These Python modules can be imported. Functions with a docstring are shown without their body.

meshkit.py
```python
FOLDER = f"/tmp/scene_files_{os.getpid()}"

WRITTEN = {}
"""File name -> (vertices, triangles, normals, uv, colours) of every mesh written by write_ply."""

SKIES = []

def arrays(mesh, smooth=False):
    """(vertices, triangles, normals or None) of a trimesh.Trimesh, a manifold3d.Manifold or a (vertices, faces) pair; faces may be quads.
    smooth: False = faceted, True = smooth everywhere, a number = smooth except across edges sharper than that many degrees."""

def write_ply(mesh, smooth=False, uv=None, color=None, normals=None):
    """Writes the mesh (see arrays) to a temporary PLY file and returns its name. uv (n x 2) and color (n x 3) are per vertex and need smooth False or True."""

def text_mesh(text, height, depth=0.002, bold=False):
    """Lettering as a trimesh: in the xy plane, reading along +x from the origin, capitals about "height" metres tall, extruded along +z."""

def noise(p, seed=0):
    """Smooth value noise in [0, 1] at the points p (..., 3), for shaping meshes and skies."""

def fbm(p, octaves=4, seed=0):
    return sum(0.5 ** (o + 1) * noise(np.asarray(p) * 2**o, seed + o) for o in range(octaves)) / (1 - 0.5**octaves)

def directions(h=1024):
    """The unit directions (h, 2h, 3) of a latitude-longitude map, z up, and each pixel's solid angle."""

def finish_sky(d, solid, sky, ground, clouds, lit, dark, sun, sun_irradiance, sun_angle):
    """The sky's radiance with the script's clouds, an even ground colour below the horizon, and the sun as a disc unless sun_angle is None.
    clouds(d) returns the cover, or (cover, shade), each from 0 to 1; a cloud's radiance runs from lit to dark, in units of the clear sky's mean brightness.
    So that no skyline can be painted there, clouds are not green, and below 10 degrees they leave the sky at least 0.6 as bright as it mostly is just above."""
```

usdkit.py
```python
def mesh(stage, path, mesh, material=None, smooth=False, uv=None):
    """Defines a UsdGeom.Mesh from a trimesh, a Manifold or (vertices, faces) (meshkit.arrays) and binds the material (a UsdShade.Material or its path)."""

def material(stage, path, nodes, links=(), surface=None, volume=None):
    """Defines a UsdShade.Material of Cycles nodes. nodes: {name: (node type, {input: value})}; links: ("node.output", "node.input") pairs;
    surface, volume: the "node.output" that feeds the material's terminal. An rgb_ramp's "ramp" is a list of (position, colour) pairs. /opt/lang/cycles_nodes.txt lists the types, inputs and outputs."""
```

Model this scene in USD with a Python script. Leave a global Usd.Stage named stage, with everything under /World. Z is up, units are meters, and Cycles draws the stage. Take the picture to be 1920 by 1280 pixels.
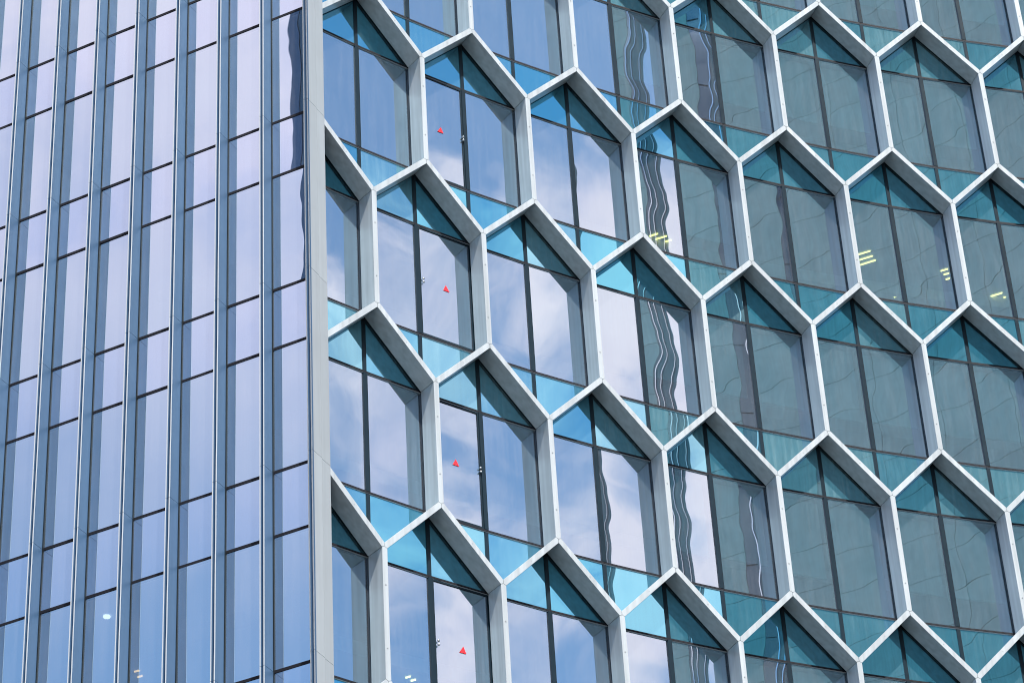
import math, random
import numpy as np, trimesh
import usdkit
from pxr import Usd, UsdGeom, UsdLux, UsdShade, Gf, Sdf
from shapely.geometry import Polygon, LineString, box as sbox
from shapely.ops import unary_union

random.seed(7); rng = np.random.default_rng(7)
stage = Usd.Stage.CreateInMemory()
UsdGeom.SetStageUpAxis(stage, UsdGeom.Tokens.z); UsdGeom.SetStageMetersPerUnit(stage, 1.0)
world = UsdGeom.Xform.Define(stage, '/World'); stage.SetDefaultPrim(world.GetPrim())
UsdGeom.Scope.Define(stage, '/World/Looks')

# ------------------------------------------------------------------ camera
EYE = 1.65                                   # the photographer's eye height
YAW, PITCH, ROLL, FPX = 0.0887902, 0.6028211, -0.0625021, 5269.438
cam = UsdGeom.Camera.Define(stage, '/World/camera')
cy, sy, cp, sp, cr, sr = math.cos(YAW), math.sin(YAW), math.cos(PITCH), math.sin(PITCH), math.cos(ROLL), math.sin(ROLL)
fwd = np.array([sy*cp, cy*cp, sp]); rt = np.array([cy, -sy, 0.0]); upv = np.cross(rt, fwd)
right, upw = cr*rt + sr*upv, -sr*rt + cr*upv
CAM = np.array([-0.306921, -44.599664, EYE])
M = Gf.Matrix4d(*[*right, 0], *[*upw, 0], *[*(-fwd), 0], *[*CAM, 1])
cam.AddTransformOp().Set(M)
cam.CreateHorizontalApertureAttr(36.0); cam.CreateVerticalApertureAttr(24.0)
cam.CreateFocalLengthAttr(36.0*FPX/1920.0)
cam.CreateClippingRangeAttr(Gf.Vec2f(0.1, 5000))
cam.CreateExposureAttr(1.0)

# ------------------------------------------------------------------ sun and sky
SUN_PSI, SUN_EL = -0.34, math.radians(59)     # the sun stands high behind the camera, a little to the right
sun_dir = np.array([-math.sin(SUN_PSI)*math.cos(SUN_EL), -math.cos(SUN_PSI)*math.cos(SUN_EL), math.sin(SUN_EL)])
sun = UsdLux.DistantLight.Define(stage, '/World/sun')
sun.CreateIntensityAttr(1.25); sun.CreateAngleAttr(0.53); sun.CreateNormalizeAttr(True); sun.CreateColorAttr(Gf.Vec3f(1.0, 0.955, 0.89))
zax = sun_dir; xax = np.cross([0, 0, 1.0], zax); xax /= np.linalg.norm(xax); yax = np.cross(zax, xax)
sun.AddTransformOp().Set(Gf.Matrix4d(*[*xax, 0], *[*yax, 0], *[*zax, 0], 0, 0, 0, 1))

def azel(az, el):
    a, e = math.radians(az), math.radians(el)
    return (math.sin(a)*math.cos(e), math.cos(a)*math.cos(e), math.sin(e))

# clouds: banks of cumulus at all bearings, ragged by noise; (bearing, elevation, radius in degrees, weight)
BANKS = [(121.5, 33.0, 5.4, 1.0), (113.0, 33.4, 4.6, .80), (116, 27.0, 7, .60), (-140, 32, 9, .6), (-96, 27, 9, .8), (66, 26, 13, .8), (20, 34, 14, .8),
         (-30, 28, 13, .9), (-62, 40, 12, .7), (160, 30, 12, .8), (-170, 24, 10, .7), (95, 22, 8, .7), (40, 58, 12, .55), (-20, 62, 13, .5)]
SKY = 0.10
n = {'tc': ('texture_coordinate', {}),
     'sky': ('sky_texture', {'sky_type': 'single_scattering', 'sun_disc': False, 'sun_elevation': SUN_EL, 'sun_rotation': math.atan2(sun_dir[0], sun_dir[1]), 'altitude': 20.0, 'air_density': 1.1, 'aerosol_density': 0.9, 'ozone_density': 0.8}),
     'nzc': ('math', {'math_type': 'multiply_add', 'value2': 1.3, 'value3': -.15}),
     'nz': ('noise_texture', {'scale': 14.0, 'detail': 9.0, 'roughness': 0.56, 'distortion': 0.5}),
     'nz2': ('noise_texture', {'scale': 22.0, 'detail': 5.0, 'roughness': 0.55})}
l = [('tc.generated', 'nz.vector'), ('tc.generated', 'nz2.vector')]
last = None
for i, (a, e, r, w) in enumerate(BANKS):
    n[f'd{i}'] = ('vector_math', {'math_type': 'dot_product', 'vector2': azel(a, e)})
    n[f'm{i}'] = ('map_range', {'range_type': 'smoothstep', 'from_min': math.cos(math.radians(r*1.5)), 'from_max': math.cos(math.radians(r*.35)), 'to_min': 0.0, 'to_max': w, 'clamp': True})
    l += [('tc.generated', f'd{i}.vector1'), (f'd{i}.value', f'm{i}.value')]
    if last is None: last = f'm{i}.result'
    else:
        n[f'x{i}'] = ('math', {'math_type': 'maximum'})
        l += [(last, f'x{i}.value1'), (f'm{i}.result', f'x{i}.value2')]; last = f'x{i}.value'
n['sum'] = ('math', {'math_type': 'multiply_add', 'value2': 0.62, 'value3': 0.0})
n['cov'] = ('map_range', {'range_type': 'smoothstep', 'from_min': 0.74, 'from_max': 1.14, 'to_min': 0.0, 'to_max': 0.95, 'clamp': True})
l += [(last, 'sum.value1'), ('nz.fac', 'nzc.value1'), ('nzc.value', 'sum.value3'), ('sum.value', 'cov.value')]
n['shade'] = ('rgb_ramp', {'ramp': [(0.3, (1.08, 0.80, 0.88)), (0.5, (1.38, 0.97, 0.95)), (0.75, (1.48, 1.06, 1.01))]})
# a thin even veil of high cloud in the west
n['vd'] = ('vector_math', {'math_type': 'dot_product', 'vector2': azel(-118, 50)})
n['vm'] = ('map_range', {'range_type': 'smoothstep', 'from_min': math.cos(math.radians(23)), 'from_max': math.cos(math.radians(8)), 'to_min': 0.0, 'to_max': .60, 'clamp': True})
n['vn'] = ('noise_texture', {'scale': 5.0, 'detail': 4.0, 'roughness': .5})
n['vr'] = ('map_range', {'from_min': .3, 'from_max': .7, 'to_min': .62, 'to_max': 1.15, 'clamp': True})
n['vv'] = ('math', {'math_type': 'multiply'}); n['cmax'] = ('math', {'math_type': 'maximum'})
l += [('tc.generated', 'vd.vector1'), ('vd.value', 'vm.value'), ('tc.generated', 'vn.vector'), ('vn.fac', 'vr.value'), ('vm.result', 'vv.value1'), ('vr.result', 'vv.value2'),
      ('vv.value', 'cmax.value1'), ('cov.result', 'cmax.value2')]
n['k'] = ('vector_math', {'math_type': 'scale', 'scale': 8.2})
n['mix'] = ('mix_color', {'blend_type': 'mix', 'use_clamp': True})
n['hue'] = ('mix_color', {'blend_type': 'multiply', 'fac': 1.0, 'b': (0.78, 0.98, 1.12)})
n['bg'] = ('background_shader', {'strength': SKY})
l += [('nz2.fac', 'shade.fac'), ('shade.color', 'k.vector1'), ('sky.color', 'mix.a'), ('k.vector', 'mix.b'), ('cmax.value', 'mix.fac'), ('mix.result', 'bg.color')]
del n['hue']
skym = usdkit.material(stage, '/World/Looks/sky_air', n, l, surface='bg.background')
dome = UsdLux.DomeLight.Define(stage, '/World/sky')
UsdShade.MaterialBindingAPI.Apply(dome.GetPrim()).Bind(skym)
dome.GetPrim().SetCustomDataByKey('kind', 'structure'); dome.GetPrim().SetCustomDataByKey('label', 'blue sky with scattered white cumulus clouds')
dome.GetPrim().SetCustomDataByKey('category', 'sky')

# ------------------------------------------------------------------ helpers
_used = {}
def path_of(name, parent='/World'):
    key = (parent, name); k = _used.get(key, 0); _used[key] = k + 1
    return f'{parent}/{name}' if k == 0 else f'{parent}/{name}_{k:03d}'

def tag(prim, label=None, cat=None, group=None, kind=None):
    prim = prim.GetPrim() if hasattr(prim, 'GetPrim') else prim
    for k, v in (('label', label), ('category', cat), ('group', group), ('kind', kind)):
        if v: prim.SetCustomDataByKey(k, v)
    return prim

def thing(name, label, cat, loc=(0, 0, 0), group=None, kind=None):
    x = UsdGeom.Xform.Define(stage, path_of(name)); x.AddTranslateOp().Set(Gf.Vec3d(*map(float, loc)))
    tag(x, label, cat, group, kind)
    return str(x.GetPath())

def obj(name, m, mat, parent='/World', smooth=False):
    p = path_of(name, parent)
    usdkit.mesh(stage, p, m, mat, smooth)
    return p

def join(parts):
    vs, fs, n0 = [], [], 0
    for v, f in parts:
        v, f = np.asarray(v, float), np.asarray(f, int)
        vs.append(v); fs.append(f + n0); n0 += len(v)
    return np.vstack(vs), np.vstack(fs)

def prism(poly, d0, d1, fn):
    """A polygon in (s, z) pushed from depth d0 to d1, every corner placed by fn(s, z, d)."""
    poly = Polygon(poly) if not hasattr(poly, 'exterior') else poly
    v2, f2 = trimesh.creation.triangulate_polygon(poly, engine='earcut')
    if np.cross(v2[f2[0, 1]] - v2[f2[0, 0]], v2[f2[0, 2]] - v2[f2[0, 0]]) < 0: f2 = f2[:, ::-1]
    parts = [([fn(s, z, d0) for s, z in v2], f2), ([fn(s, z, d1) for s, z in v2], f2[:, ::-1])]
    c = np.array(poly.exterior.coords)[:-1]
    if poly.exterior.is_ccw is False: c = c[::-1]
    for a, b in zip(c, np.roll(c, -1, 0)):
        parts.append(([fn(*a, d0), fn(*a, d1), fn(*b, d1), fn(*b, d0)], [[0, 1, 2], [0, 2, 3]]))
    return join(parts)

def rect(a, b, c, d): return [(a, b), (c, b), (c, d), (a, d)]

def boxm(x0, y0, z0_, x1, y1, z1):
    m = trimesh.creation.box(bounds=[(x0, y0, z0_), (x1, y1, z1)])
    return np.array(m.vertices), np.array(m.faces)

# ------------------------------------------------------------------ materials
def mat(name, nodes, links, surf): return usdkit.material(stage, f'/World/Looks/{name}', nodes, links, surface=surf)

def painted(name, col, rough=.42, var=.03, metallic=0.0, streak=.10, spec=.5):
    """Painted or anodised metal: slight cloudiness, rain streaks running down, a little uneven gloss."""
    c = np.array(col)
    return mat(name, {'g': ('geometry', {}), 'o': ('object_info', {}), 'mp': ('mapping', {'scale': (9, 9, .35)}),
        'n1': ('noise_texture', {'scale': 1.0, 'detail': 4.0}), 'n2': ('noise_texture', {'scale': 1.7, 'detail': 6.0, 'roughness': .6}),
        'r1': ('map_range', {'from_min': .35, 'from_max': .75, 'to_min': 1.0, 'to_max': 1.0 - streak, 'clamp': True}),
        'r2': ('map_range', {'from_min': .3, 'from_max': .7, 'to_min': 1 - var, 'to_max': 1 + var*.6, 'clamp': True}),
        'ro': ('map_range', {'from_min': 0., 'from_max': 1., 'to_min': .955, 'to_max': 1.03, 'clamp': True}),
        'm1': ('math', {'math_type': 'multiply'}), 'm2': ('math', {'math_type': 'multiply'}),
        'sc': ('vector_math', {'math_type': 'scale', 'vector1': tuple(c)}),
        'rr': ('map_range', {'from_min': .3, 'from_max': .7, 'to_min': rough - .03, 'to_max': rough + .04, 'clamp': True}),
        'p': ('principled_bsdf', {'metallic': metallic, 'specular_ior_level': spec})},
        [('g.position', 'mp.vector'), ('mp.vector', 'n1.vector'), ('g.position', 'n2.vector'), ('n1.fac', 'r1.value'), ('n2.fac', 'r2.value'), ('o.random', 'ro.value'),
         ('r1.result', 'm1.value1'), ('r2.result', 'm1.value2'), ('m1.value', 'm2.value1'), ('ro.result', 'm2.value2'), ('m2.value', 'sc.scale'), ('sc.vector', 'p.base_color'),
         ('n2.fac', 'rr.value'), ('rr.result', 'p.roughness')], 'p.BSDF')

def glass(name, refl, r0, tint=None, base=None, dirt=.06, wave=.0045, dirtcol=(.60, .60, .64)):
    """Coated facade glass. tint: what passes through (a pane one can see in); base: the opaque back of a spandrel pane. Each pane is warped in its own way."""
    N = {'g': ('geometry', {}), 'o': ('object_info', {}), 'of': ('math', {'math_type': 'multiply', 'value2': 53.0}), 'ofv': ('combine_xyz', {}),
         'ad': ('vector_math', {'math_type': 'add'}), 'mp': ('mapping', {'scale': (.42, .42, .80)}), 'mq': ('mapping', {'scale': (.9, .9, 1.7)}),
         'n1': ('noise_texture', {'scale': 1.0, 'detail': 0.0}), 'n3': ('noise_texture', {'scale': 1.0, 'detail': 0.0}),
         'h': ('math', {'math_type': 'multiply_add', 'value2': .22}),
         'b': ('bump', {'strength': 1.0, 'distance': wave}),
         'ms': ('mapping', {'scale': (13, 13, .55)}), 'n2': ('noise_texture', {'scale': 1.0, 'detail': 5.0, 'roughness': .62}), 'n4': ('noise_texture', {'scale': 1.3, 'detail': 3.0}),
         'dm': ('map_range', {'from_min': .42, 'from_max': .78, 'to_min': dirt*.8, 'to_max': dirt*1.9, 'clamp': True}),
         'dm2': ('map_range', {'from_min': .3, 'from_max': .7, 'to_min': .75, 'to_max': 1.3, 'clamp': True}), 'dmm': ('math', {'math_type': 'multiply'}),
         'fr': ('fresnel', {'IOR': 1.5}), 'fac': ('map_range', {'from_min': 0.04, 'from_max': 1.0, 'to_min': r0, 'to_max': 1.0, 'clamp': True}),
         'gl': ('glossy_bsdf', {'color': refl, 'roughness': 0.0}), 'di': ('diffuse_bsdf', {'color': dirtcol}),
         'x1': ('mix_closure', {}), 'x2': ('mix_closure', {})}
    L = [('o.random', 'of.value1'), ('of.value', 'ofv.x'), ('of.value', 'ofv.z'), ('g.position', 'ad.vector1'), ('ofv.vector', 'ad.vector2'), ('ad.vector', 'mp.vector'), ('ad.vector', 'mq.vector'),
         ('mp.vector', 'n1.vector'), ('mq.vector', 'n3.vector'), ('n3.fac', 'h.value1'), ('n1.fac', 'h.value3'), ('h.value', 'b.height'), ('b.normal', 'gl.normal'),
         ('ad.vector', 'ms.vector'), ('ms.vector', 'n2.vector'), ('g.position', 'n4.vector'), ('n2.fac', 'dm.value'), ('n4.fac', 'dm2.value'), ('dm.result', 'dmm.value1'), ('dm2.result', 'dmm.value2'),
         ('fr.fac', 'fac.value'), ('fac.result', 'x1.fac'), ('gl.BSDF', 'x1.closure2'), ('dmm.value', 'x2.fac'), ('x1.closure', 'x2.closure1'), ('di.BSDF', 'x2.closure2')]
    if tint is not None:
        N['tr'] = ('transparent_bsdf', {'color': tint}); L.append(('tr.BSDF', 'x1.closure1'))
    else:
        N['bd'] = ('diffuse_bsdf', {'color': base}); L.append(('bd.BSDF', 'x1.closure1'))
    return mat(name, N, L, 'x2.closure')

M_frame = painted('frame_paint', (.43, .475, .505), .36, streak=.26, metallic=.1)
M_fin = painted('fin_paint', (.050, .105, .195), .36, streak=.10, metallic=.1, spec=.4)
M_nose = painted('fin_nosing', (.46, .50, .54), .35, streak=.08)
M_column = painted('column_paint', (.31, .345, .375), .42, streak=.08)
M_mull = painted('mullion_anodised', (.006, .018, .028), .35, var=.1, spec=.25)
M_trans = painted('transom_gasket', (.004, .005, .010), .6, var=.1, spec=.25)
M_gask = painted('gasket_rubber', (.006, .012, .018), .6, var=.1, spec=.25)
M_screw = painted('screw_steel', (.34, .36, .38), .35, metallic=.2)
M_vis_h = glass('honeycomb_vision_glass', (.54, .80, .97), .56, tint=(.40, .88, .97), dirt=.03)
M_spa_h = glass('honeycomb_spandrel_glass', (.19, .60, .80), .72, base=(.003, .030, .045), dirt=.05, dirtcol=(.35, .55, .62))
M_spa_h2 = glass('honeycomb_spandrel_glass_paler', (.24, .63, .80), .70, base=(.006, .040, .055), dirt=.085, dirtcol=(.40, .58, .62))
M_spa_h3 = glass('honeycomb_spandrel_glass_deeper', (.14, .56, .76), .74, base=(.002, .026, .040), dirt=.04, dirtcol=(.35, .55, .62))
M_vis_f = glass('fin_side_vision_glass', (.67, .87, .99), .76, tint=(.38, .50, .62), dirt=.03, wave=.0022)
M_spa_f = glass('fin_side_spandrel_glass', (.68, .86, .99), .76, base=(.03, .05, .10), dirt=.03, wave=.0022)
M_ceil = painted('ceiling_board', (.70, .71, .70), .8, streak=0)
M_floor = painted('carpet', (.10, .11, .12), .9, streak=0)
M_wallin = painted('inner_wall', (.45, .45, .44), .8, streak=0)
M_red = painted('red_sticker', (.72, .02, .03), .4, streak=0)
M_chrome = mat('chrome', {'p': ('principled_bsdf', {'base_color': (.75, .75, .76), 'metallic': 1.0, 'roughness': .16})}, [], 'p.BSDF')
def lamp(name, col, s): return mat(name, {'e': ('emission', {'color': col, 'strength': s})}, [], 'e.emission')
M_lamp = lamp('warm_light', (1.0, .52, .14), 3.2)
M_lampw = lamp('white_light', (1.0, .93, .80), 3)
M_conc = painted('pale_cladding', (.50, .63, .56), .7, streak=.15, var=.12)
M_joint = painted('cladding_joint', (.25, .29, .26), .8)
M_dark = glass('tower_glass', (.30, .42, .50), .30, base=(.012, .035, .05), dirt=.02, wave=.004)
M_tfin = painted('tower_fin_paint', (.20, .33, .37), .5)

# ------------------------------------------------------------------ ground
gm = mat('paving', {'g': ('geometry', {}), 'n': ('noise_texture', {'scale': .6, 'detail': 6.0}), 'b': ('brick_texture', {'scale': 1.0, 'color1': (.05, .052, .055), 'color2': (.065, .066, .068), 'mortar': (.12, .12, .12), 'mortar_size': .012, 'brick_width': 1.2, 'row_height': .6}),
    'm': ('mix_color', {'blend_type': 'multiply', 'fac': .5}), 'p': ('principled_bsdf', {'roughness': .8})},
    [('g.position', 'n.vector'), ('g.position', 'b.vector'), ('b.color', 'm.a'), ('n.color', 'm.b'), ('m.result', 'p.base_color')], 'p.BSDF')
tag(stage.GetPrimAtPath(obj('ground', ([(-1500, -1500, 0), (1500, -1500, 0), (1500, 1500, 0), (-1500, 1500, 0)], [[0, 1, 2, 3]]), gm)), 'grey stone paving around the foot of the buildings', 'ground', kind='structure')

# ------------------------------------------------------------------ the building: where its two facades stand
V = 4.2                                       # storey height
Z0 = 39.3624 + EYE                            # level of the valleys of the honeycomb's row 0
H1 = 1.3723                                   # rise of a slanted bar
W = 2.739145; HW = W/2                        # width of a honeycomb cell
DF, DG = 0.44, 0.495                          # depth of the honeycomb bars, depth of the glass behind their face
SPT = 1.425                                   # height of a spandrel band above the valley level
_s = np.linspace(-.5, 30, 6101); _th = .644294 - .0268661*_s + .00013834762*_s**2
_x = np.concatenate([[0], np.cumsum((np.cos(_th[1:]) + np.cos(_th[:-1]))/2*np.diff(_s))]); _y = np.concatenate([[0], np.cumsum((np.sin(_th[1:]) + np.sin(_th[:-1]))/2*np.diff(_s))])
_x -= np.interp(0, _s, _x); _y -= np.interp(0, _s, _y)
def HC(s, z, d):
    """The concave honeycomb facade: along it, height, depth behind the face of the bars."""
    x, y, t = np.interp(s, _s, _x), np.interp(s, _s, _y), np.interp(s, _s, _th)
    return (x - d*math.sin(t), y + d*math.cos(t), z)
THL, PF, ZL, DL, DSH = .5354734, 1.0471065, 40.69833 + EYE, .3216, 1.3969
_c, _sn = math.cos(THL), math.sin(THL)
def FN(d, z, n):
    """The flat facade with the fins: distance to the left of the corner, height, depth behind the fins' fronts."""
    return (-.215527 - _c*d + _sn*n, -.50458 + _sn*d + _c*n, z)
def CL(n, z, d): return FN(d, z, n)           # for the corner column: first coordinate runs inwards

KMAX, R0, R1 = 18, -3, 5                      # bays to the right; storeys from R0 (top) to R1
JMAX = 11
TW = .118                                     # face width of the honeycomb bars
B = thing('office_building', 'glass office building with white honeycomb grid on its curved facade, slim fins beside', 'building')

# honeycomb bars, mitred at the nodes with thin open seams
def wedge(c, a0, a1):
    R = 9.0
    pts = [c] + [(c[0] + R*math.cos(math.radians(a)), c[1] + R*math.sin(math.radians(a))) for a in np.linspace(a0, a1, 7)]
    return Polygon(pts).buffer(-.0045, join_style=2)
CLIP = sbox(.10, -100, 100, 200)
def bar(a, b, wa, wb):
    a, b = np.array(a), np.array(b); t = (b - a)/np.linalg.norm(b - a)
    q = LineString([a - t*.2, b + t*.2]).buffer(TW/2, cap_style=2).intersection(wedge(tuple(a), *wa)).intersection(wedge(tuple(b), *wb)).intersection(CLIP)
    return q if (not q.is_empty and q.geom_type == 'Polygon' and q.area > .005) else None
def add_bar(name, q, a, b, screws):
    # outer shell with the seam, and a dark gasket between the bar and the glass
    p = obj(name, prism(q, 0, DF, HC), M_frame, B)
    gq = q.buffer(-.014, join_style=2)
    if not gq.is_empty: obj('gasket', prism(gq, DF + .001, DG - .004, HC), M_gask, p)
    for f in screws:
        c = (a[0] + (b[0] - a[0])*f, a[1] + (b[1] - a[1])*f)
        if c[0] < .16: continue
        pts = [(c[0] + .016*math.cos(x), c[1] + .016*math.sin(x)) for x in np.linspace(0, 2*math.pi, 9)[:-1]]
        obj('screw', prism(pts, -.006, .006, HC), M_screw, p)
for r in range(R0, R1 + 1):
    zv = Z0 - r*V
    for k in range(0, KMAX + 1):
        if (k - r) % 2 == 0:                   # a valley: strut down, two arms up
            v = (k*HW, zv)
            if k > 0:
                a, b = (k*HW, zv), (k*HW, zv - V + H1)
                q = bar(a, b, (202.5, 337.5), (22.5, 157.5))
                if q is not None: add_bar('frame_strut', q, a, b, (.29, .76))
            for sg in (-1, 1):
                kk = k + sg
                if kk < 0 or kk > KMAX: continue
                pk = (kk*HW, zv + H1)
                wv = (-22.5, 90) if sg > 0 else (90, 202.5)
                wp = (157.5, 270) if sg > 0 else (270, 382.5)
                q = bar(v, pk, wv, wp)
                if q is not None: add_bar('frame_arm', q, v, pk, (.5,))

# honeycomb glazing: mullions at every half cell, transoms above and below each spandrel band, panes between
ZTOP, ZBOT = Z0 - R0*V + SPT, Z0 - R1*V
for k in range(1, KMAX + 1):
    for r in range(R0, R1 + 1):
        zv = Z0 - r*V
        s = k*HW
        obj('mullion', prism(rect(s - .047, zv - V + SPT + .022, s + .047, zv - .022), DG - .035, DG + .09, HC), M_mull, B)
        obj('spandrel_mullion', prism(rect(s - .040, zv + .022, s + .040, zv + SPT - .022), DG - .020, DG + .09, HC), M_mull, B)
def strip(s0, s1, za, zb, d0, d1, n):
    return join([prism(rect(a, za, b, zb), d0, d1, HC) for a, b in zip(np.linspace(s0, s1, n + 1)[:-1], np.linspace(s0, s1, n + 1)[1:])])
for r in range(R0, R1 + 1):
    for zt in (Z0 - r*V, Z0 - r*V + SPT):
        obj('transom', strip(.12, KMAX*HW, zt - .020, zt + .020, DG - .028, DG + .09, KMAX), M_trans, B)
        obj('sill_trim', strip(.12, KMAX*HW, zt - .032, zt - .021, DG - .020, DG + .02, KMAX), M_column, B)

def pane(s0, s1, za, zb, fn, dg, tilt=0.0, tip=0.0):
    e = .018
    a, b = s0 + e, s1 - e
    dx, dz = tilt*(b - a)/2, tip*(zb - za)/2
    v = [fn(a, za, dg - dx - dz), fn(b, za, dg + dx - dz), fn(b, zb, dg + dx + dz), fn(a, zb, dg - dx + dz)]
    w = [fn(a, za, dg - dx - dz + .024), fn(b, za, dg + dx - dz + .024), fn(b, zb, dg + dx + dz + .024), fn(a, zb, dg - dx + dz + .024)]
    return v, ([[0, 1, 2, 3]] if fn is HC else [[3, 2, 1, 0]])
HANDLE = {(2, 0): 1, (2, 1): 0, (2, 2): 1, (2, 3): 0}
for k in range(0, KMAX):
    s0, s1 = max(k*HW, .12), (k + 1)*HW
    for r in range(R0, R1 + 1):
        zv = Z0 - r*V
        tl, tp = rng.normal(0, .0016), rng.normal(0, .0010)
        p = obj('window_pane', pane(s0, s1, zv - V + SPT + .02, zv - .02, HC, DG, tl, tp), M_vis_h, B)
        obj('spandrel_pane', pane(s0, s1, zv + .02, zv + SPT - .02, HC, DG, rng.normal(0, .0020), rng.normal(0, .0012)), (M_spa_h, M_spa_h2, M_spa_h3)[(k*7 + r*5 + (k*k) % 3) % 3], B)
        if (k, r) in HANDLE:                   # openable pane: sash frame, red access triangle, lever handle
            tag(stage.GetPrimAtPath(p), 'openable pane with a red triangle sticker and a small metal handle')
            a, b, za, zb = s0 + .05, s1 - .05, zv - V + SPT + .025, zv - .025
            fr = Polygon(rect(a, za, b, zb)).difference(Polygon(rect(a + .045, za + .045, b - .045, zb - .045)))
            parts = [prism(rect(a, za, a + .03, zb), DG - .02, DG - .006, HC), prism(rect(b - .03, za, b, zb), DG - .02, DG - .006, HC),
                     prism(rect(a + .03, za, b - .03, za + .04), DG - .02, DG - .006, HC), prism(rect(a + .03, zb - .04, b - .03, zb), DG - .02, DG - .006, HC)]
            obj('sash', join(parts), M_mull, p)
            cx, cz = (k + (.537, .507, .532, .5)[r])*HW, zv - (.330, .331, .335, .333)[r]*V
            obj('red_triangle', prism([(cx - .075, cz - .06), (cx + .075, cz - .06), (cx + (.012, -.008, .0, .018)[r], cz + .085)], DG - .018, DG - .012, HC), M_red, p)
            hx = (k + (.945 if HANDLE[(k, r)] else .090))*HW
            for q in (-.04, .045):
                sph = trimesh.creation.icosphere(2, .027)
                c = np.array(HC(hx, zv - .335*V + q, DG - .045)); pv = np.array(sph.vertices)*(1, 1, .85) + c
                obj('window_handle', (pv, np.array(sph.faces)), M_chrome, p, True)

WARP = -.0076                                  # two panes by the corner sit slightly askew
# the flat facade: fins in storey lengths with a grooved front, dark transoms, panes
GAP = .004
fin_plan = Polygon([(0, 0), (.030, 0), (.030, .030), (.064, .030), (.064, 0), (.096, 0), (.096, .292), (0, .292)])
def upright(poly, za, zb, off):
    """plan polygon in (distance left, depth inwards), standing from za to zb"""
    return prism(poly, za, zb, lambda a, b, h: FN(off + a, h, b))
for j in range(0, JMAX + 1):
    for r in range(R0, R1 + 1):
        zt = ZL - r*V; zb = zt - V
        if j == 0:
            f = obj('column_front', upright(fin_plan.intersection(sbox(-1, -1, 1, .05)), zb + GAP, zt - GAP, 0), M_fin, B)
            for a, b in ((-.002, .018), (.079, .098)):
                obj('nosing', upright(Polygon([(a, -.008), (b, -.008), (b, -.0005), (a, -.0005)]), zb + GAP, zt - GAP, 0), M_nose, f)
        else:
            f = obj('fin', upright(fin_plan, zb + GAP, zt - GAP, j*PF), M_fin, B)
        for a, b in ((-.002, .018), (.079, .098)):
            obj('nosing', upright(Polygon([(a, -.008), (b, -.008), (b, -.0005), (a, -.0005)]), zb + GAP, zt - GAP, j*PF), M_nose, f)
    if j > 0:
        obj('fin_gasket', upright(Polygon([(.018, .292), (.078, .292), (.078, .30), (.112, .30), (.112, .35), (-.016, .35), (-.016, .30), (.018, .30)]), ZL - R1*V - V, ZL - R0*V, j*PF), M_gask, B)
for r in range(R0, R1 + 1):                    # corner column: two side panels and its core
    zt = ZL - r*V; zb = zt - V
    obj('column_panel', upright(Polygon([(.001, .053), (.001, .345), (.09, .345), (.09, .053)]), zb + GAP, zt - GAP, 0), M_column, B)
    obj('column_panel', upright(Polygon([(.001, .349), (.001, .655), (.10, .655), (.10, .349)]), zb + GAP - .02, zt - GAP - .02, 0), M_column, B)
obj('column_core', upright(Polygon([(.012, .051), (.012, .65), (.20, .65), (.20, .35), (.096, .35), (.096, .051)]), ZL - R1*V - V, ZL - R0*V, 0), M_gask, B)
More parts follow.
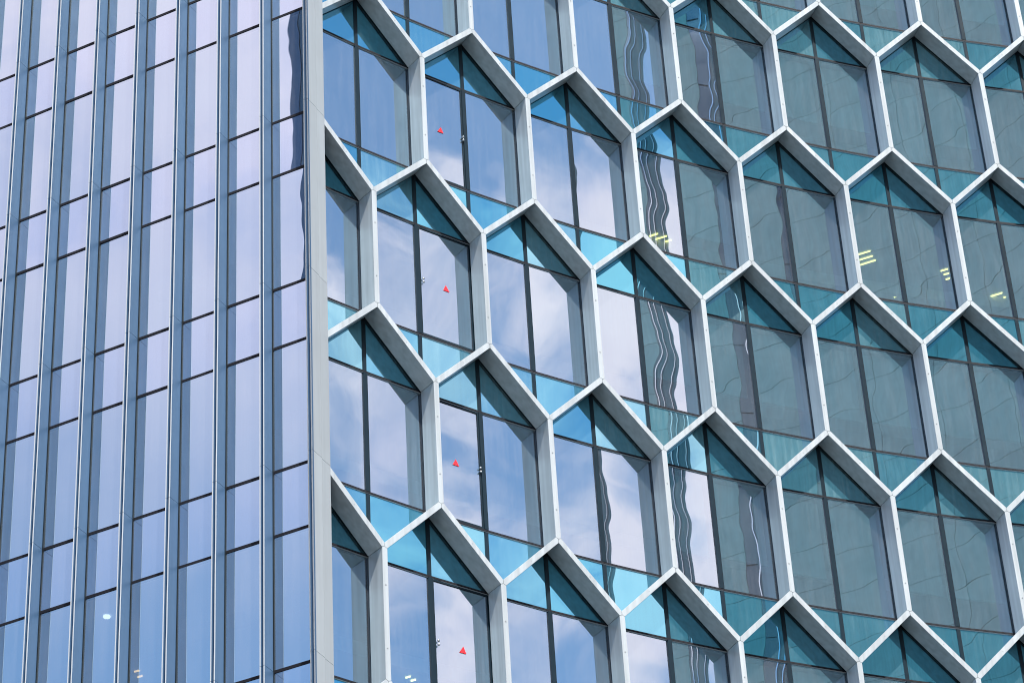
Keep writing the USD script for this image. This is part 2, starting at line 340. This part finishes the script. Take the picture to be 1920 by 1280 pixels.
for r in range(R0, R1 + 1):
    zt = ZL - r*V
    for zz in (zt, zt - DSH):
        obj('transom', prism(rect(.10, zz - .029, JMAX*PF, zz + .029), DL - .012, DL + .08, FN), M_trans, B)
    for j in range(0, JMAX):
        d0, d1 = j*PF + .1, (j + 1)*PF
        tilt = rng.normal(0, .0026); tip = rng.normal(0, .0030)
        ts, tv = tilt, tilt*1.2
        if j == 0 and r in (0, 1): tv = (WARP, WARP*.62)[r]
        if j == 0 and r == 1: ts = WARP*1.02
        obj('spandrel_pane', pane(d0 - .02, d1 + .02, zt - DSH + .02, zt - .02, FN, DL, ts, tip), M_spa_f, B)
        obj('window_pane', pane(d0 - .02, d1 + .02, zt - V + .02, zt - DSH - .02, FN, DL, tv, tip), M_vis_f, B)

# inside: floor slabs with ceilings, a bulkhead behind the windows, the inner walls, lights
inR = [HC(s, 0, DG + .16)[:2] for s in np.linspace(.35, KMAX*HW, 26)]
inL = [FN(d, 0, DL + .14)[:2] for d in (JMAX*PF, .75)]
foot = Polygon(inL + inR + [(23.5, 17), (-9.5, 17)])
def flat(poly, za, zb): return prism(poly, za, zb, lambda a, b, h: (a, b, h))
bulk = [HC(s, 0, DG + 2.9)[:2] for s in np.linspace(1.2, KMAX*HW, 22)]
bulk2 = [HC(s, 0, DG + 3.0)[:2] for s in np.linspace(1.2, KMAX*HW, 22)]
bulkL = [FN(d, 0, DL + 2.2)[:2] for d in (JMAX*PF, 1.6)]; bulkL2 = [FN(d, 0, DL + 2.3)[:2] for d in (JMAX*PF, 1.6)]
for r in range(R0, R1 + 1):
    zv = Z0 - r*V
    obj('floor_slab', flat(foot, zv + .30, zv + SPT - .12), M_floor, B)
    c = obj('ceiling', flat(foot, zv + .06, zv + .295), M_ceil, B)
    obj('bulkhead', flat(Polygon(bulk + bulk2[::-1]), zv - .26, zv + .055), M_ceil, c)
    obj('bulkhead', flat(Polygon(bulkL + bulkL2[::-1]), zv - .26, zv + .055), M_ceil, c)
    obj('inner_wall', flat(Polygon([(-9, 14), (23, 14), (23, 14.2), (-9, 14.2)]), zv - V + SPT - .1, zv + .05), M_wallin, B)
    obj('window_ledge', strip(.4, KMAX*HW - .2, zv - V + SPT - .10, zv - V + SPT - .03, DG + .30, DG + .70, KMAX), M_wallin, B)

# roller blinds behind part of the curved glazing, drawn to different heights
M_blind = mat('blind_fabric', {'d': ('diffuse_bsdf', {'color': (.74, .76, .72)}), 't': ('translucent_bsdf', {'color': (.30, .32, .30)}), 'm': ('mix_closure', {'fac': .3})}, [('d.BSDF', 'm.closure1'), ('t.BSDF', 'm.closure2')], 'm.closure')
brng = np.random.default_rng(21)
OPEN = {(10, 0), (9, 0), (11, 0), (12, 0), (6, 0), (5, 0)}
for k in range(6, KMAX):
    for r in range(R0, R1 + 1):
        drop = brng.choice([.66, .66, .68, 1.0, .0, .66]); u = brng.random()
        if (k, r) in OPEN or drop == 0: continue
        zt = Z0 - r*V - .03; zb = zt - (V - SPT - .06)*drop
        a, b = k*HW + .06, (k + 1)*HW - .06
        bl = obj('roller_blind', prism(rect(a, zb, b, zt), DG + .24, DG + .243, HC), M_blind, B)
        obj('hem_bar', prism(rect(a, zb - .03, b, zb - .001), DG + .235, DG + .248, HC), M_wallin, bl)

def tube_lamp(a, b, z, mm=M_lamp, w=.012):
    a, b = np.array(a), np.array(b); t = (b - a)/np.linalg.norm(b - a); nn = np.array([-t[1], t[0]])*w
    obj('ceiling_light', flat(Polygon([a - nn, b - nn, b + nn, a + nn]), z - .03, z), mm, B)
ZC = Z0 + .058
for a, b in (((12.90, 8.95), (13.16, 8.81)), ((12.96, 9.17), (13.25, 9.01)), ((13.0, 9.38), (13.35, 9.18)), ((13.95, 10.33), (14.00, 10.30)), ((14.02, 10.52), (14.10, 10.48)), ((14.05, 10.72), (14.16, 10.66)),
             ((15.02, 9.66), (15.18, 9.57)), ((15.12, 9.81), (15.24, 9.75)), ((15.21, 10.01), (15.30, 9.96)), ((16.36, 10.79), (16.72, 10.59)), ((16.56, 10.92), (16.84, 10.77)), ((16.68, 11.08), (16.93, 10.94)),
             ((7.79, 8.15), (7.98, 8.04)), ((7.95, 8.26), (8.20, 8.14)), ((8.05, 8.43), (8.32, 8.30))):
    tube_lamp(a, b, ZC)
ZC3 = Z0 - 3*V + .058
obj('ceiling_light', flat(Polygon([(-4.21 + .07*math.cos(t), 3.36 + .07*math.sin(t)) for t in np.linspace(0, 6.283, 25)[:-1]]), ZC3 - .03, ZC3), M_lampw, B)
for x, y in ((-3.76, 5.6), (-3.71, 5.83), (1.67, 6.09), (1.78, 6.23)):
    tube_lamp((x - .05, y + .025), (x + .05, y - .025), ZC3, M_lamp)

# the rest of the same building, plain below and above the storeys in view
def sheath(name, za, zb):
    pts = [FN(JMAX*PF, 0, DL + .02)[:2], FN(.1, 0, DL + .02)[:2]] + [HC(s, 0, DG + .02)[:2] for s in np.linspace(.3, KMAX*HW, 20)] + [(23.5, 17.2), (-9.5, 17.2)]
    obj(name, flat(Polygon(pts), za, zb), M_spa_h, B)
sheath('lower_storeys', 0.02, Z0 - R1*V - V + SPT - .05)
sheath('upper_storeys', Z0 - R0*V + SPT + .05, Z0 - R0*V + SPT + 14)
obj('side_wall', flat(Polygon([(23.5, 9.2), (23.7, 9.2), (23.7, 17.2), (-9.7, 17.2), (-9.7, 5.6), (-9.5, 5.6), (-9.5, 17.0), (23.5, 17.0)]), Z0 - R1*V - V + SPT - .04, Z0 - R0*V + SPT + .04), M_conc, B)

# boxes kept on the window ledges, dimly seen through the glass
def hsl(name, col): return painted(name, col, .7)
BOXES = [(10.55, -1, (.62, .52, .22), 'mustard storage box on the ledge behind the topmost honeycomb windows'), (12.55, -1, (.55, .62, .60), 'pale storage box behind the glass left of a mullion in the top honeycomb row'),
         (9.35, 0, (.55, .50, .30), 'tan storage box on the window ledge below the mustard box'), (8.45, 2, (.45, .58, .62), 'pale blue box on the ledge behind a low honeycomb window'), (10.2, 2, (.30, .55, .60), 'teal box on the ledge in the lower right part of the facade')]
for i, (k, r, col, lab) in enumerate(BOXES):
    s, zb = k*HW, Z0 - (r + 1)*V + SPT - .028
    m = hsl(f'box_card_{i}', col)
    t = thing('storage_box', lab, 'box', (0, 0, 0))
    obj('carton', prism(rect(s - .22, zb, s + .22, zb + .30), DG + .32, DG + .66, HC), m, t)
    obj('lid', prism(rect(s - .235, zb + .302, s + .235, zb + .36), DG + .305, DG + .675, HC), m, t)

# ------------------------------------------------------------------ the towers across the street (seen mirrored in the glass)
# a dark glass tower with dark vertical fins at its edge, sky showing between them
T = thing('striped_tower', 'dark glass tower with dark vertical fins and open slits mirrored in the honeycomb windows', 'building')
def place(o, ax, ay):
    ax = np.array(ax); ay = np.array(ay)
    return lambda a, b, h: (o[0] + ax[0]*a + ay[0]*b, o[1] + ax[1]*a + ay[1]*b, h)
az1 = math.radians(123.0); view1 = np.array([math.sin(az1), math.cos(az1)]); side1 = np.array([view1[1], -view1[0]])   # side1 points to growing bearing
ax1 = side1*math.cos(.5) + view1*(-.2); ax1 /= np.linalg.norm(ax1); ay1 = np.array([-ax1[1], ax1[0]]); ay1 = ay1 if ay1 @ view1 > 0 else -ay1
P1 = place((57.6, -27.7), ax1, ay1)
obj('tower_body', prism([(.88, 0), (26, 0), (26, 26), (9, 26)], 0, 168, P1), M_dark, T)
for a, b in ((0, .11), (.21, .52), (.62, .77)):
    obj('tower_fin', prism(rect(a, 0, b, .35), 0, 168, P1), M_tfin, T)
for q in (2.0, 2.25, 2.9, 3.9, 4.2, 5.2, 5.6, 8.0, 8.4, 10.8, 11.2):
    obj('tower_rib', prism(rect(q, -.12, q + .12, -.002), 4, 168, P1), M_tfin, T)
for h in range(8, 168, 4):
    obj('floor_band', prism(rect(.95, -.06, 26, -.003), h, h + .9, P1), M_dark, T)
# a pale clad building nearer by
T2 = thing('clad_building', 'pale stone clad building with fine panel joints mirrored in the honeycomb windows', 'building')
az2 = math.radians(14); dir2 = -np.array([math.sin(az2), math.cos(az2)]); in2 = np.array([-dir2[1], dir2[0]]); in2 = in2 if in2[0] > 0 else -in2
P2 = place((45.7, -20.9), dir2, in2)
obj('wall', prism([(0, 0), (34, 0), (34, 20), (12, 20)], 0, 128, P2), M_joint, T2)
zz = 1.0; row = 0
while zz < 125:
    a = 0.02
    near = 40 < zz < 100
    while a < (14 if near else 34):
        w = 3.4 if near else 34
        obj('cladding_panel' if near else 'cladding_course', prism(rect(a, -.04, min(a + w - .02, 33.9), -.002), zz, zz + 1.98, P2), M_conc, T2)
        a += w
    if near: obj('cladding_course', prism(rect(a, -.04, 33.9, -.002), zz, zz + 1.98, P2), M_conc, T2)
    zz += 2.0; row += 1
# a dark tower to the left
T3 = thing('dark_tower', 'dark teal glass tower with a grey edge mirrored beside the corner column', 'building')
az3 = math.radians(-119.15); v3 = np.array([math.sin(az3), math.cos(az3)]); s3 = np.array([v3[1], -v3[0]]); s3 = s3 if True else s3
s3 = -s3 if (math.atan2((v3 + .1*s3)[0], (v3 + .1*s3)[1]) > az3) else s3
P3 = place(tuple(np.array([-.4, 0]) + v3*85), s3, v3)
obj('tower_body', prism(rect(.6, .3, 24, 24), 0, 150, P3), M_dark, T3)
obj('edge_cladding', prism(rect(0, 0, .55, 24), 0, 150, P3), M_fin, T3)
